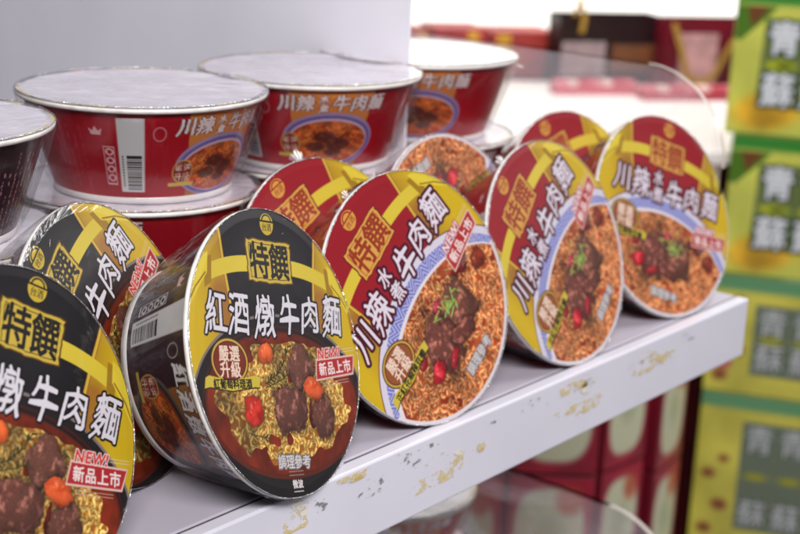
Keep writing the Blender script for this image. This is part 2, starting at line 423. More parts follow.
def paint_lid(kind, res=480):
    cv = Canvas(-1.02, 1.02, -1.02, 1.02, res, (30, 28, 30))
    wine = kind == 'wine'
    dark = (27, 24, 27) if wine else (152, 24, 36)
    grad_yellow(cv, kind)
    # centre panel
    pan = cv.poly([(-.62, 1.1), (-.56, .78), (-.50, .38), (-.47, -.3), (.47, -.3), (.50, .38), (.56, .78), (.62, 1.1)])
    cv.blend(pan, dark)
    if wine:
        cv.blend(pan * np.clip((cv.Y - .2) * 1.2, 0, 1) * .08, (120, 120, 124))
    for sg in (-1, 1):
        pts = [(sg * .62, 1.1), (sg * .56, .78), (sg * .50, .38), (sg * .47, .0)]
        cv.stroke(pts, .034, (120, 84, 30)); cv.stroke(pts, .024, (214, 176, 62))
        # ribbon
        xs = np.linspace(.20, .74, 12); mid = .60 - .10 * ((xs - .2) / .54) ** 2
        cv.blend(cv.poly([(sg * x, m_ + .048) for x, m_ in zip(xs, mid)] + [(sg * x, m_ - .062) for x, m_ in zip(xs[::-1], mid[::-1])]), (216, 196, 60))
        cv.blend(cv.poly([(sg * .66, .62), (sg * .74, .60), (sg * .76, .40), (sg * .68, .44)]), (160, 124, 30))
        cv.blend(cv.poly([(sg * .70, .64), (sg * .82, .58), (sg * 1.0, .36), (sg * 1.0, .20), (sg * .84, .38), (sg * .72, .50)]), (224, 204, 58))
        cv.stroke([(sg * .74, .50), (sg * .86, .40), (sg * 1.0, .22)], .012, (150, 116, 30))
    # emblem
    ec = (204, 178, 58) if wine else (212, 160, 66)
    cv.blend(cv.ellipse(0, .885, .078, .074), ec)
    cv.blend(cv.ellipse(0, .905, .058, .048), dark); cv.blend(cv.ellipse(0, .905, .046, .036), ec)
    cv.blend(cv.poly([(-.09, .90), (.09, .90), (.06, .82), (0, .805), (-.06, .82)]) * (cv.ellipse(0, .885, .078, .078) > .4), ec)
    cv.stroke([(-.075, .902), (.075, .902)], .012, dark)
    word(cv, '台酒', 0, .862, .055, .058, dark, weight=.001)
    # stamp
    sc1 = (204, 178, 66) if wine else (214, 164, 74)
    pts = []
    rr = np.random.default_rng(2)
    for x0, y0, x1, y1 in ((-.255, .765, .255, .765), (.255, .765, .25, .48), (.25, .48, -.25, .48), (-.25, .48, -.255, .765)):
        for f in np.linspace(0, 1, 14)[:-1]: pts.append((x0 + (x1 - x0) * f + rr.normal(0, .004), y0 + (y1 - y0) * f + rr.normal(0, .004)))
    m = cv.poly(pts); o = cv.poly([(x * 1.05, (y - .62) * 1.06 + .62) for x, y in pts])
    cv.blend(o, (96, 66, 22) if wine else (110, 26, 24)); cv.blend(m, sc1)
    ink = (30, 27, 26) if wine else (150, 52, 30)
    inner = cv.poly([(x * .90, (y - .62) * .86 + .62) for x, y in pts]) - cv.poly([(x * .875, (y - .62) * .82 + .62) for x, y in pts])
    cv.blend(np.clip(inner, 0, 1) * .8, ink)
    for ch, x in (('特', -.115), ('饌', .115)):
        letter(cv, ch, x, .625, .235, .265, ink, weight=.006)
    # bowl
    if wine:
        b1 = cv.ellipse(.02, -.42, 1.02, .66)
        cv.blend(cv.ellipse(.02, -.42, 1.04, .68), (126, 116, 110)); cv.blend(b1, (34, 28, 28))
        cv.blend(cv.ellipse(.03, -.37, .93, .55) , (64, 30, 24)); cv.blend(cv.ellipse(.03, -.37, .915, .535), (40, 24, 22))
        cv.blend((cv.Y < -.42) * np.clip(cv.soft((np.abs(cv.X) - 1.2)), 0, 1), (32, 28, 29))
        fm = cv.ellipse(.03, -.35, .875, .475)
        cv.blend(cv.ellipse(.03, -.36, .90, .50), (92, 34, 20))
        food(cv, 'wine', .03, -.35, .875, .475, fm, 11)
    else:
        cv.blend(cv.ellipse(0, -.56, 1.06, .78), (120, 60, 60)); cv.blend(cv.ellipse(0, -.56, 1.05, .77), (214, 212, 226))
        ring = cv.ellipse(0, -.57, .99, .72); cv.blend(ring, (104, 112, 190))
        ang = np.arctan2((cv.Y + .57) / .72, cv.X / .99); rad = np.hypot(cv.X / .99, (cv.Y + .57) / .72)
        tri = np.abs(((ang * 7.0) % 1) - .5) * 2
        z = ((rad - .8) * 17 + tri * 1.9)
        st_ = np.clip(.5 + 1.6 * np.cos(z * 2 * np.pi), 0, 1) * ring
        cv.blend(st_ * .75, (206, 208, 234))
        cv.blend(cv.ellipse(0, -.60, .955, .64), (226, 222, 226)); 
        fm = np.clip(cv.ellipse(.02, -.60, .925, .61), 0, 1) * cv.ellipse(0, 0, .955, .955)
        cv.blend(np.clip(1 - cv.ellipse(0, 0, .955, .955), 0, 1) * (cv.Y < -.35), (226, 222, 226))
        food(cv, 'spicy', .02, -.52, .925, .53, fm, 23)
    # title
    kw = dict(weight=.0015, outline=.015, oc=(22, 18, 22) if wine else (92, 14, 34), shear=.09, brush=.05)
    if wine:
        for ch, x, y, h in (('紅', -.66, .24, .30), ('酒', -.41, .245, .31), ('燉', -.12, .235, .31), ('牛', .17, .25, .30), ('肉', .43, .265, .27), ('麵', .71, .27, .31)):
            letter(cv, ch, x, y, .245, h, (222, 221, 228), **kw)
    else:
        kw.update(outline2=.010, oc2=(40, 20, 40))
        for ch, x, y, h in (('川', -.63, .24, .28), ('辣', -.36, .25, .31), ('牛', .13, .25, .29), ('肉', .40, .27, .26), ('麵', .68, .28, .30)):
            letter(cv, ch, x, y, .25, h, (222, 219, 229), **kw)
        for ch, x, y in (('水', -.11, .36), ('煮', -.11, .19)):
            letter(cv, ch, x, y, .14, .165, (222, 219, 229), **{**kw, 'weight': .0045, 'outline': .014, 'brush': 0})
    # medallion
    my = -.07 if wine else -.13
    mc = (122, 46, 28) if wine else (150, 84, 50)
    cv.blend(cv.ellipse(-.56, my, .205, .155), (60, 40, 16)); cv.blend(cv.ellipse(-.56, my, .195, .146), (200, 160, 66))
    cv.blend(cv.ellipse(-.56, my, .176, .130), (50, 28, 20)); cv.blend(cv.ellipse(-.56, my, .168, .123), mc)
    word(cv, '嚴選', -.56, my + .050, .115, .110, (236, 216, 196), weight=.004)
    word(cv, '升級', -.56, my - .055, .115, .110, (236, 216, 196), weight=.004)
    ty = my - .14
    tag_ = [(-.84, ty + .03), (-.80, ty + .045), (-.56, ty + .012), (-.30, ty + .045), (-.24, ty + .035), (-.26, ty - .035), (-.30, ty - .03), (-.56, ty - .055), (-.80, ty - .03), (-.86, ty - .04)]
    cv.blend(cv.poly([(x * 1.0, y - .008) for x, y in tag_]), (40, 30, 10)); cv.blend(cv.poly(tag_), (206, 188, 66))
    word(cv, '紅葡萄料理酒' if wine else '正紅花椒辣豆瓣', -.55, ty - .008, .070, .070, (30, 26, 20), weight=.003)
    # red corner flag
    fl = [(.46, -.055), (.93, -.015), (.90, -.135), (.44, -.185)]
    cv.blend(cv.poly([(x + (.012 if x > .7 else -.012), y + (.014 if y > -.1 else -.014)) for x, y in fl]), (226, 190, 180)); cv.blend(cv.poly(fl), (176, 44, 46))
    word(cv, '新品上市', .685, -.098, .105, .098, (240, 228, 224), rot=.09, weight=.004)
    for i, ch in enumerate('NEW!'):
        letter(cv, ch, .52 + [0, .078, .165, .235][i], -.005 + i * .007, .105, .10, (214, 60, 56) if wine else (238, 226, 226), weight=.004, outline=.008, oc=(240, 226, 220) if wine else (170, 40, 50), rot=.09, shear=.2)
    for q in (0, .02): cv.stroke([(.78, .012 + q), (.95, .03 + q)], .004, (220, 210, 200)); cv.stroke([(.52, -.212 - q), (.84, -.18 - q)], .004, (200, 180, 170))
    # serving note
    sy = -.745 if wine else -.77
    word(cv, '調理參考', .05, sy, .095, .10, (215, 212, 210), weight=.003, outline=.010, oc=(110, 108, 110), rot=-.03)
    if wine:
        for q in (-.81, -.835): cv.stroke([(-.03, q), (.14, q)], .006, (150, 140, 136))
        word(cv, '微波', .055, -.895, .062, .06, (220, 216, 214), weight=.004)
        cv.stroke([(.0, -.945), (.11, -.945)], .008, (190, 186, 184))
    cv.a *= np.array((.90, .88, .89), np.float32)
    return cv

def lid_mesh(name, cv, n, mat, r=.992):
    u = np.linspace(-1, 1, n); U, V = np.meshgrid(u, u)
    x, y = U * np.sqrt(1 - V * V / 2) * r, V * np.sqrt(1 - U * U / 2) * r
    rr_ = np.hypot(x, y)
    z = -.012 * np.clip(1 - (rr_ / .93) ** 6, 0, 1) + .004 * (vnoise(n, n, n / 7, 3, 5) - .5) * np.clip(1 - rr_ ** 4, 0, 1)
    return grid_mesh(name, x * R, y * R, z * R, cv.sample(x / r * .985, y / r * .985), mat)

def grid_mesh(name, x, y, z, c, mat, wrap=False):
    h, w = x.shape
    me = bpy.data.meshes.new(name)
    me.vertices.add(h * w); me.vertices.foreach_set('co', np.stack([x, y, z], -1).astype(np.float32).ravel())
    i = np.arange(h * w).reshape(h, w)
    if wrap: a, b = i, np.roll(i, -1, 1)
    else: a, b = i[:, :-1], i[:, 1:]
    f = np.stack([a[:-1], b[:-1], b[1:], a[1:]], -1).reshape(-1, 4)
    me.loops.add(f.size); me.loops.foreach_set('vertex_index', f.ravel().astype(np.int32))
    me.polygons.add(len(f)); me.polygons.foreach_set('loop_start', (np.arange(len(f)) * 4).astype(np.int32))
    me.update(calc_edges=True)
    me.polygons.foreach_set('use_smooth', [True] * len(f))
    at = me.color_attributes.new('print', 'FLOAT_COLOR', 'POINT')
    L = lin(np.clip(c, 0, 255)).astype(np.float32)
    at.data.foreach_set('color', np.concatenate([L, np.ones((*L.shape[:2], 1), np.float32)], -1).ravel())
    me.materials.append(mat); me.validate()
    return me

BH, BR, TR = .785, .70, .945          # bowl height, base and top wall radius (rim radius = 1)
def paint_side(kind, res=6):
    """x: degrees from the front picture's middle (-180..180), y: 0 at the rim .. -100 at the base (percent of height)"""
    cv = Canvas(-180, 180, -100, 0, res, (0, 0, 0))
    wine = kind == 'wine'
    n = vnoise(cv.h, cv.w, 240, 2, 4)
    base = (46, 24, 34) if wine else (158, 13, 30)
    cv.a[:] = np.asarray(base, np.float32) * (.92 + .16 * n[..., None])
    ax = 62.0 / 100 * BH / TR * 180 / math.pi * 0 + .57   # degrees per percent of height, for round shapes
    for c0 in (0, 180, -180):
        f = np.clip(1 - np.abs(cv.X - c0) / 26, 0, 1)
        pm = cv.poly([(c0 - 24, 0), (c0 + 24, 0), (c0 + 20, -100), (c0 - 20, -100)])
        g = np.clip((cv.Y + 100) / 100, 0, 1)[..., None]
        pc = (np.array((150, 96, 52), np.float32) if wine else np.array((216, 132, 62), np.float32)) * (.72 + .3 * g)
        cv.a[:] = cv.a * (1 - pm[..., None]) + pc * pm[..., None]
        cv.blend(cv.ellipse(c0, -62, 29, 34, w=.5), (150, 134, 176) if not wine else (90, 84, 84)); cv.blend(cv.ellipse(c0, -63, 27.5, 31.5, w=.5), (104, 84, 150) if not wine else (44, 36, 36))
        cv.blend(cv.ellipse(c0, -63, 25.5, 28, w=.5), (190, 170, 190) if not wine else (110, 60, 40))
        fm = cv.ellipse(c0, -64, 24.5, 26, w=.5)
        # food picture
        nn = vnoise(cv.h, cv.w, 26, 4, 8 + int(wine)); n3 = vnoise(cv.h, cv.w, 70, 2, 18)
        fc = np.where(n3[..., None] > .5, np.array((206, 96, 44), np.float32), np.array((168, 58, 28), np.float32)) * (.45 + 1.05 * nn[..., None])
        cv.a[:] = cv.a * (1 - fm[..., None]) + np.clip(fc, 0, 255) * fm[..., None]
        r = np.random.default_rng(5)
        for k in range(170):
            a, q = r.uniform(0, 6.28), math.sqrt(r.random()); x, y = c0 + 23 * q * math.cos(a), -64 + 24 * q * math.sin(a)
            t = r.uniform(.6, 1.1)
            p = [(x + s * 1.1, y + 2.2 * math.sin(s * 1.6 + a)) for s in range(5)]
            for pa, pb in zip(p[:-1], p[1:]):
                if ((pb[0] - c0) / 24) ** 2 + ((pb[1] + 64) / 25) ** 2 < 1: cv.stroke([pa, pb], .7, (224 * t, 128 * t, 62 * t))
        for (x, y, a, b) in ((-3, -58, 7, 7), (6, -66, 8, 8), (-8, -70, 6, 6), (3, -76, 6, 5)):
            nn2 = vnoise(cv.h, cv.w, 14, 3, int(x + 60))
            m = cv.ellipse(c0 + x, y, a, b, w=2.0); cc = np.array((96, 44, 34), np.float32) * (.5 + nn2[..., None])
            cv.a[:] = cv.a * (1 - m[..., None]) + cc * m[..., None]
        # small medallion
        cv.blend(cv.ellipse(c0 - 24, -66, 6.2, 13, w=.4), (190, 150, 80)); cv.blend(cv.ellipse(c0 - 24, -66, 5.4, 11.4, w=.4), (130, 40, 36))
        for ch, dx, dy in (('嚴', -2.4, 5), ('選', 2.4, 5), ('升', -2.4, -5.5), ('級', 2.4, -5.5)):
            letter(cv, ch, c0 - 24 + dx, -66 + dy, 4.4, 9, (232, 210, 190))
        cv.blend(cv.poly([(c0 - 32, -78), (c0 - 16, -78), (c0 - 16, -82.5), (c0 - 32, -82.5)]), (196, 172, 70))
        # title
        t = '紅酒燉牛肉麵' if wine else '川辣水煮牛肉麵'
        kw = dict(weight=.28, outline=.55, oc=(24, 20, 24) if wine else (70, 16, 26), shear=.12, brush=.03)
        if wine:
            for i, ch in enumerate(t): letter(cv, ch, c0 - 27.5 + i * 11, -18, 9.6, 21, (222, 220, 226), **kw)
        else:
            for ch, x in (('川', -25), ('辣', -14.5), ('牛', 5), ('肉', 15.5), ('麵', 26)): letter(cv, ch, c0 + x, -17, 9.8, 20, (222, 206, 206), **kw)
            for ch, y in (('水', -12), ('煮', -23)): letter(cv, ch, c0 - 4.7, y, 5.4, 10, (222, 206, 206), **{**kw, 'weight': .1, 'outline': .4})
        # bar code label
        L0 = c0 - 52
        if abs(L0) > 172: continue
        cv.blend(cv.poly([(L0 - 6.6, -7), (L0 + 6.6, -7), (L0 + 6.6, -88), (L0 - 6.6, -88)]), (206, 204, 206))
        cv.stroke([(L0 - 6.4, -38), (L0 + 6.4, -38)], .35, (150, 146, 150))
        y = -47.0
        while y > -84:
            w_ = r.choice([.5, .5, .9, 1.4]); cv.blend(cv.poly([(L0 - 2.8, y), (L0 + 5.2, y), (L0 + 5.2, y - w_), (L0 - 2.8, y - w_)]), (34, 32, 36)); y -= w_ + r.choice([.5, .8, 1.2])
        for i in range(12): cv.stroke([(L0 - 4.8, -48 - i * 2.9), (L0 - 4.8, -49.4 - i * 2.9)], .7, (60, 58, 62))
        ic = (214, 170, 176) if not wine else (200, 196, 200)
        for i in range(4):
            cv.blend(np.clip(cv.ellipse(L0 - 11.5, -44 - i * 9.5, 2.3, 4.0, w=.3) - cv.ellipse(L0 - 11.5, -44 - i * 9.5, 1.2, 2.2, w=.3), 0, 1), ic)
        cv.blend(np.clip(cv.poly([(L0 - 14.6, -38), (L0 - 8.6, -38), (L0 - 8.6, -80), (L0 - 14.6, -80)]) - cv.poly([(L0 - 14.1, -39.2), (L0 - 9.1, -39.2), (L0 - 9.1, -78.8), (L0 - 14.1, -78.8)]), 0, 1), ic)
        cv.blend(cv.poly([(L0 - 20, -26), (L0 - 15, -26), (L0 - 14, -19), (L0 - 16, -22), (L0 - 17.5, -17), (L0 - 19, -22), (L0 - 21, -19)]), (220, 170, 176))
        # sparkle ring emblem between label and title
        cv.blend(np.clip(cv.ellipse(c0 - 38, -24, 3.4, 8, w=.3) - cv.ellipse(c0 - 38, -24, 2.7, 6.6, w=.3), 0, 1) * .7, ic)
        # columns of fine print: rows of dashes
        for cx_ in range(int(L0 - 62), int(L0 - 24), 4):
            if cx_ < -178: continue
            y = -14 - r.uniform(0, 20)
            while y > -92:
                l = r.uniform(1.0, 3.0)
                if r.random() > .2: cv.stroke([(cx_, y), (cx_ + r.uniform(-.6, .6), y - l)], r.uniform(.5, 1.3), (170, 120, 128) if wine else (182, 48, 64))
                y -= l + r.uniform(.8, 2.2)
    return cv

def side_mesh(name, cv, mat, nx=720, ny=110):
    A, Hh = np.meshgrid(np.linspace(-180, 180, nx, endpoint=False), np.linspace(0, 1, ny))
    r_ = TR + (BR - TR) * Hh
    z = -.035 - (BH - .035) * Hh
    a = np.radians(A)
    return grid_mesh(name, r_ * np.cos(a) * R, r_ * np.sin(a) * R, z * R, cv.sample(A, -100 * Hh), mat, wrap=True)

# ================================================================== camera and frame of the scene
# shelf units (times R): x runs along the front edge of the shelf from its right-hand corner, y back into the shelf, z up
CAM = dict(f=1456.46, pitch=.279342, roll=.0427691, hc=4.275872, edge=(3.580622, 14.27532), ang=.8827677)
cs, sn = math.cos(CAM['ang']), math.sin(CAM['ang'])
def to_shelf(x, y, z=0.0):
    dx, dy = x - CAM['edge'][0], y - CAM['edge'][1]
    return Vector((dx * cs + dy * sn, -dx * sn + dy * cs, z))
def dir_shelf(v): return Vector((v[0] * cs + v[1] * sn, -v[0] * sn + v[1] * cs, v[2]))
cp, sp, cr, sr = math.cos(CAM['pitch']), math.sin(CAM['pitch']), math.cos(CAM['roll']), math.sin(CAM['roll'])
FW = Vector((0, cp, -sp)); UP0 = Vector((0, sp, cp)); RT0 = Vector((1, 0, 0))
RT = cr * RT0 + sr * UP0; UPV = -sr * RT0 + cr * UP0
c_r, c_u, c_f = dir_shelf(RT), dir_shelf(UPV), dir_shelf(FW)
cam_pos = to_shelf(0, 0, CAM['hc'])
cd = bpy.data.cameras.new('Camera'); cam = link(bpy.data.objects.new('Camera', cd))
mw = Matrix((c_r, c_u, -c_f)).transposed().to_4x4(); mw.translation = cam_pos * R
cam.matrix_world = mw
cd.sensor_width = 36; cd.lens = CAM['f'] * 36 / 800; cd.clip_start = .02; cd.clip_end = 60
cd.dof.use_dof = True; cd.dof.focus_distance = 9.8 * R; cd.dof.aperture_fstop = 7.2; cd.dof.aperture_blades = 7
sc.camera = cam
def ray(px, py): return (c_f + c_r * ((px - 400) / CAM['f']) - c_u * ((py - 267) / CAM['f']))
def on_y(px, py, y):          # point of the plane y = const seen at a pixel of the photograph, shelf units
    d = ray(px, py); return cam_pos + d * ((y - cam_pos.y) / d.y)
def on_z(px, py, z):
    d = ray(px, py); return cam_pos + d * ((z - cam_pos.z) / d.z)
def at_depth(px, py, dep): return cam_pos + ray(px, py) * dep

# ================================================================== the bowls
cv_w, cv_s = paint_lid('wine'), paint_lid('spicy')
ME = {}
ME['lid_wine'] = lid_mesh('printed_lid', cv_w, 560, M['lid']); ME['lid_spicy'] = lid_mesh('printed_lid', cv_s, 560, M['lid'])
cvs_w, cvs_s = paint_side('wine'), paint_side('spicy')
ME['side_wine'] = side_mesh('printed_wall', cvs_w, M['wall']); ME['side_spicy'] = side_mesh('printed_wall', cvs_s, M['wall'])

# lid of the upright bowls: the film's pale reflection painted over the print, left showing at its rim
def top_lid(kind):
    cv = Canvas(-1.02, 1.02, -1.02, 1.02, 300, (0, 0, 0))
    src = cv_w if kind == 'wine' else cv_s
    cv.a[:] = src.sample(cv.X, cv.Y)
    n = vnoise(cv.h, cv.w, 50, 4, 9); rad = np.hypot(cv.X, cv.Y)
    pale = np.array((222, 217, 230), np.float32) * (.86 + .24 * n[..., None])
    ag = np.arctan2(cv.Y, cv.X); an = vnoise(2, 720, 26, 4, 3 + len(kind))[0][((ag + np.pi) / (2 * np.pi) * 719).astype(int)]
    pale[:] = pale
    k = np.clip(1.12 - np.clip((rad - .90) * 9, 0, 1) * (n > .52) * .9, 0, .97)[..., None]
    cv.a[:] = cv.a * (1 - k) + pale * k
    ring = np.clip((rad - .945 - (an - .5) * .05) * 60, 0, 1)
    cv.blend(ring * np.clip((an - .50) * 14, 0, 1), (212, 190, 60))
    cv.blend(ring * np.clip((.44 - an) * 14, 0, 1), (84, 80, 88)); cv.blend(ring * (np.abs(an - .47) < .012), (190, 90, 60))
    return cv
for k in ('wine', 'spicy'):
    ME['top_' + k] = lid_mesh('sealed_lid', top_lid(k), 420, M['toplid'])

def torus_prof(rc, zc, a, b, n=12):
    return [(rc + a * math.cos(t), zc + b * math.sin(t)) for t in [2 * math.pi * i / n for i in range(n)]]
bm = lathe([(r * R, z * R) for r, z in torus_prof(.972, -.026, .025, .022)], 200, closed=True)
ME['rim'] = bpy.data.meshes.new('rim'); bm.to_mesh(ME['rim']); bm.free(); ME['rim'].materials.append(M['rim'])
bm = lathe([(r * R, z * R) for r, z in [(BR - .012, -BH + .06), (BR + .014, -BH + .055), (BR + .016, -BH - .005), (BR - .03, -BH - .004), (BR - .05, -BH + .03), (0.001, -BH + .03)]], 160)
ME['foot'] = bpy.data.meshes.new('foot_ring'); bm.to_mesh(ME['foot']); bm.free(); ME['foot'].materials.append(M['rim'])
for k in ('rim', 'foot'): ME[k].polygons.foreach_set('use_smooth', [True] * len(ME[k].polygons))

def make_film(seed):
    """clear wrap pulled tight from rim to foot, creased along the rim"""
    r = np.random.default_rng(seed)
    n, m = 260, 9
    ph = r.uniform(0, 6.28, 40); fr = r.integers(5, 60, 40); am = r.uniform(.2, 1, 40)
    A = np.linspace(0, 2 * np.pi, n, endpoint=False)
    wr = sum(a * np.sin(f * A + p) for a, f, p in zip(am, fr, ph)) / 7
    bm = bmesh.new(); rows = []
    prof = [(.992, .004), (1.000, .002), (1.004, -.012), (1.006, -.035), (.985, -.10), (.95, -.22), (.88, -.42), (.81, -.62), (BR + .035, -BH + .012)]
    for j, (q, z) in enumerate(prof):
        w = [.0, .5, 1.2, 1.2, .9, .8, .8, .7, .4][j] * .0075
        rows.append([bm.verts.new(((q + w * wr[i]) * math.cos(A[i]) * R, (q + w * wr[i]) * math.sin(A[i]) * R, (z + (.5 * w * wr[(i * 3) % n] if j < 4 else 0)) * R)) for i in range(n)])
    for a, b in zip(rows[:-1], rows[1:]):
        for i in range(n): bm.faces.new((a[i], b[i], b[(i + 1) % n], a[(i + 1) % n]))
    # crumpled gathers of spare film standing off the rim
    me = bpy.data.meshes.new('shrink_film'); bm.to_mesh(me); bm.free(); me.materials.append(M['film'])
    me.polygons.foreach_set('use_smooth', [True] * len(me.polygons))
    # beaded crease line
    bm = bmesh.new(); n = 420; rows = []
    A = np.linspace(0, 2 * np.pi, n, endpoint=False)
    th = np.clip(.0022 + .005 * (vnoise(4, n, 5, 3, seed)[0] - .35), .0010, .008)
    rad = .994 + .005 * (vnoise(4, n, 9, 3, seed + 1)[0] - .5)
    for k in range(6):
        t = k * math.pi / 3
        rows.append([bm.verts.new(((rad[i] + th[i] * math.cos(t)) * math.cos(A[i]) * R, (rad[i] + th[i] * math.cos(t)) * math.sin(A[i]) * R, (.008 + th[i] * math.sin(t)) * R)) for i in range(n)])
    for k in range(6):
        a, b = rows[k], rows[(k + 1) % 6]
        for i in range(n): bm.faces.new((a[i], b[i], b[(i + 1) % n], a[(i + 1) % n]))
    mb = bpy.data.meshes.new('film_crease'); bm.to_mesh(mb); bm.free(); mb.materials.append(M['bead'])
    return me, mb
films = [make_film(s) for s in (1, 2, 3)]

def tuft(parent, ang, off, size, seed, z0=0.0, name='film_gather'):
    """a crumpled fan of spare film sticking out from the rim at an angle"""
    r = random.Random(seed); bm = bmesh.new(); rows = []
    nr, nc = 5, 9
    ph = [r.uniform(-1, 1) for _ in range(nc)]
    for i in range(nr):
        f = i / (nr - 1); row = []
        for j in range(nc):
            g = (j / (nc - 1) - .5) * 2
            rad = .985 + size * f * (1 - .45 * g * g + .25 * ph[j])
            a = ang + g * (.05 + .10 * f) * size * 5
            fold = (1 if j % 2 else -1) * .16 * size * (.3 + f) + r.uniform(-.02, .02) * size
            row.append(bm.verts.new((rad * math.cos(a) * R, rad * math.sin(a) * R, (z0 - .02 - .35 * size * f + fold) * R)))
        rows.append(row)
    for a, b in zip(rows[:-1], rows[1:]):
        for j in range(nc - 1): bm.faces.new((a[j], a[j + 1], b[j + 1], b[j]))
    o = bm_obj(name, bm, M['gather'], parent, True); o.location = off
    sb = o.modifiers.new('smooth', 'SUBSURF'); sb.levels = sb.render_levels = 2
    return o

def bowl(kind, root, off, spin, side, fi, plain=False):
    """lid, wall, rim, foot and film of one bowl, as children of its root"""
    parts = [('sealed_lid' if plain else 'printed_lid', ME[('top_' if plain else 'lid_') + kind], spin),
             ('printed_wall', ME['side_' + kind], side), ('rim', ME['rim'], 0), ('foot_ring', ME['foot'], 0),
             ('shrink_film', films[fi % 3][0], spin * 2.3 + fi), ('film_crease', films[fi % 3][1], spin * 1.7 + fi)]
    for nm, me, a in parts:
        if nm == 'film_crease': mesh_obj(nm, me, o); continue     # the crease runs round the film's own edge
        o = mesh_obj(nm, me, root); o.location = off; o.rotation_euler = (0, 0, a)
D2R = math.radians
LY = {  # lying bowls: fit position (x, y), yaw of the lid normal, lean, clockwise turn of the print, turn of the wall print, label
 'A': ('wine', -2.1416, 7.7304, 63.8, 18.2, 32, 200, 'black noodle bowl on its side, cut off by the lower left photo edge'),
 'B': ('wine', -.7935, 9.3783, 64.4, 19.6, 17.6, 199, 'black noodle bowl on its side in the front row, its barcode and black wall showing'),
 'C': ('spicy', .1626, 10.7976, 46.2, 20.3, -39, 205, 'red front row noodle bowl on its side, next to the black bowl with the barcode'),
 'D': ('spicy', 1.3854, 12.3113, 51.6, 20.8, -39.5, 205, 'red noodle bowl on its side in the front row, second from the right end'),
 'E': ('spicy', 2.583 - .02, 13.847 - .02, 43.4, 20.8, 22.6, 205, 'red noodle bowl on its side at the shelf end, beside the clear guard'),
 'A2': ('wine', -1.9317, 9.4090, 70.1, 20.8, -32.9, 205, 'black second row noodle bowl, on its side behind the two black front bowls'),
 'C2': ('spicy', -.5196, 11.1418, 48.8, 20.3, -24.8, 205, 'red second row noodle bowl peeking out between the black and the red front bowls'),
 'D2': ('spicy', .4951, 12.3558, 52.5, 18.7, 160, 205, 'second row noodle bowl turned upside down so that only its noodle picture shows'),
 'E2': ('spicy', 1.7163, 13.8501, 45.1, 20.4, -14.9, 205, 'red second row noodle bowl behind the last two front bowls'),
}
GRP = 'large noodle bowls lying on their sides along the shelf front'
roots = {}
for i, (k, (kind, x, y, yaw, tau, spin, side, lab)) in enumerate(LY.items()):
    yw, ta = D2R(yaw), D2R(tau)
    n = dir_shelf((math.sin(yw) * math.cos(ta), -math.cos(yw) * math.cos(ta), math.sin(ta)))
    rr_ = dir_shelf((math.cos(yw), math.sin(yw), 0)); uu = dir_shelf((-math.sin(yw) * math.sin(ta), math.cos(yw) * math.sin(ta), math.cos(ta)))
    c = to_shelf(x, y, math.cos(ta))
    base = (c - uu) * R; base.z = 0.0006
    rt = empty('noodle_bowl', base, Matrix((rr_, uu, n)).transposed())
    tag(rt, lab, 'noodle bowl', GRP)
    bowl(kind, rt, (0, R, 0), -D2R(spin), D2R(side), i)
    roots[k] = rt
tuft(roots['C2'], D2R(93), (0, R, 0), .10, 3); tuft(roots['B'], D2R(-68), (0, R, 0), .10, 4); tuft(roots['C'], D2R(120), (0, R, 0), .06, 5)
tuft(roots['A2'], D2R(140), (0, R, 0), .14, 6); tuft(roots['D'], D2R(118), (0, R, 0), .08, 7); tuft(roots['D2'], D2R(20), (0, R, 0), .10, 8)

# upright stacks, three bowls each
def az_cam(p): return math.atan2(cam_pos.y - p.y, cam_pos.x - p.x)
ST = [ # (shelf x, y), kind, degrees the front picture is turned to the right of the camera, word for the label
 ((-7.90, 2.56), 'wine', 150, 'dark maroon', 'at the left photo edge'),
 ((-5.71, 2.68), 'spicy', 46, 'red', 'with its barcode facing the aisle'),
 ((-3.83, 2.61), 'spicy', 12, 'red', 'before the grey divider board'),
 ((-2.08, 2.82), 'spicy', 3, 'red', 'beyond the grey divider board'),
]
lv = ['lowest', 'middle', 'topmost']
SG = 'upright noodle bowls in stacks of three'
for j, ((sx, sy), kind, turn, cw, where) in enumerate(ST):
    for l in range(3):
        dx, dy = ((0, 0), (.05, -.03), (-.04, .03), (.04, .02))[(j + (2 - l)) % 4] if l < 2 else (0, 0)
        p = Vector((sx + dx, sy + dy, l * (BH + .002)))
        rt = empty('noodle_bowl', p * R + Vector((0, 0, .0006)))
        tag(rt, f'{lv[l]} {cw} noodle bowl of the upright stack {where}', 'noodle bowl', SG)
        t_ = turn if l == 2 else turn + (70, 105)[l]
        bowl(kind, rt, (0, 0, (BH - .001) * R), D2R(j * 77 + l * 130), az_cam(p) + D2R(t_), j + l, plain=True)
        if j == 3 and l == 2: tuft(rt, az_cam(p) + D2R(85), (0, 0, (BH - .06) * R), .07, 13)

# ================================================================== the shelf
FT = .6086
def boxobj(name, lo, hi, mat, parent=None, bev=0.0):
    bm = bmesh.new(); add_box(bm, Vector(lo) * R, Vector(hi) * R, bev * R); return bm_obj(name, bm, mat, parent)
SL, SD = -18.0, 5.6
def make_shelf(z, lab):
    s = empty('display_shelf', (0, 0, (z - FT) * R)); tag(s, lab, 'shelf', None)
    def b(nm, lo, hi, mat, bev=0):
        o = boxobj(nm, (lo[0], lo[1], lo[2] + FT), (hi[0], hi[1], hi[2] + FT), mat, s, bev); return o
    b('front_lip', (SL, -.002, -FT), (-.0, .13, 0.004), M['shelf'], .018)
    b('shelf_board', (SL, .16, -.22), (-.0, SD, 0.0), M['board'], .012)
    b('seam', (SL, .125, -.2), (-.005, .165, -.012), M['shelfline'])
    return s
shelf = make_shelf(0.0, 'white metal shelf with old glue marks on its lip, carrying the tilted bowls')
low = make_shelf(-5.0, 'lower white display shelf under the one with the tilted bowls')

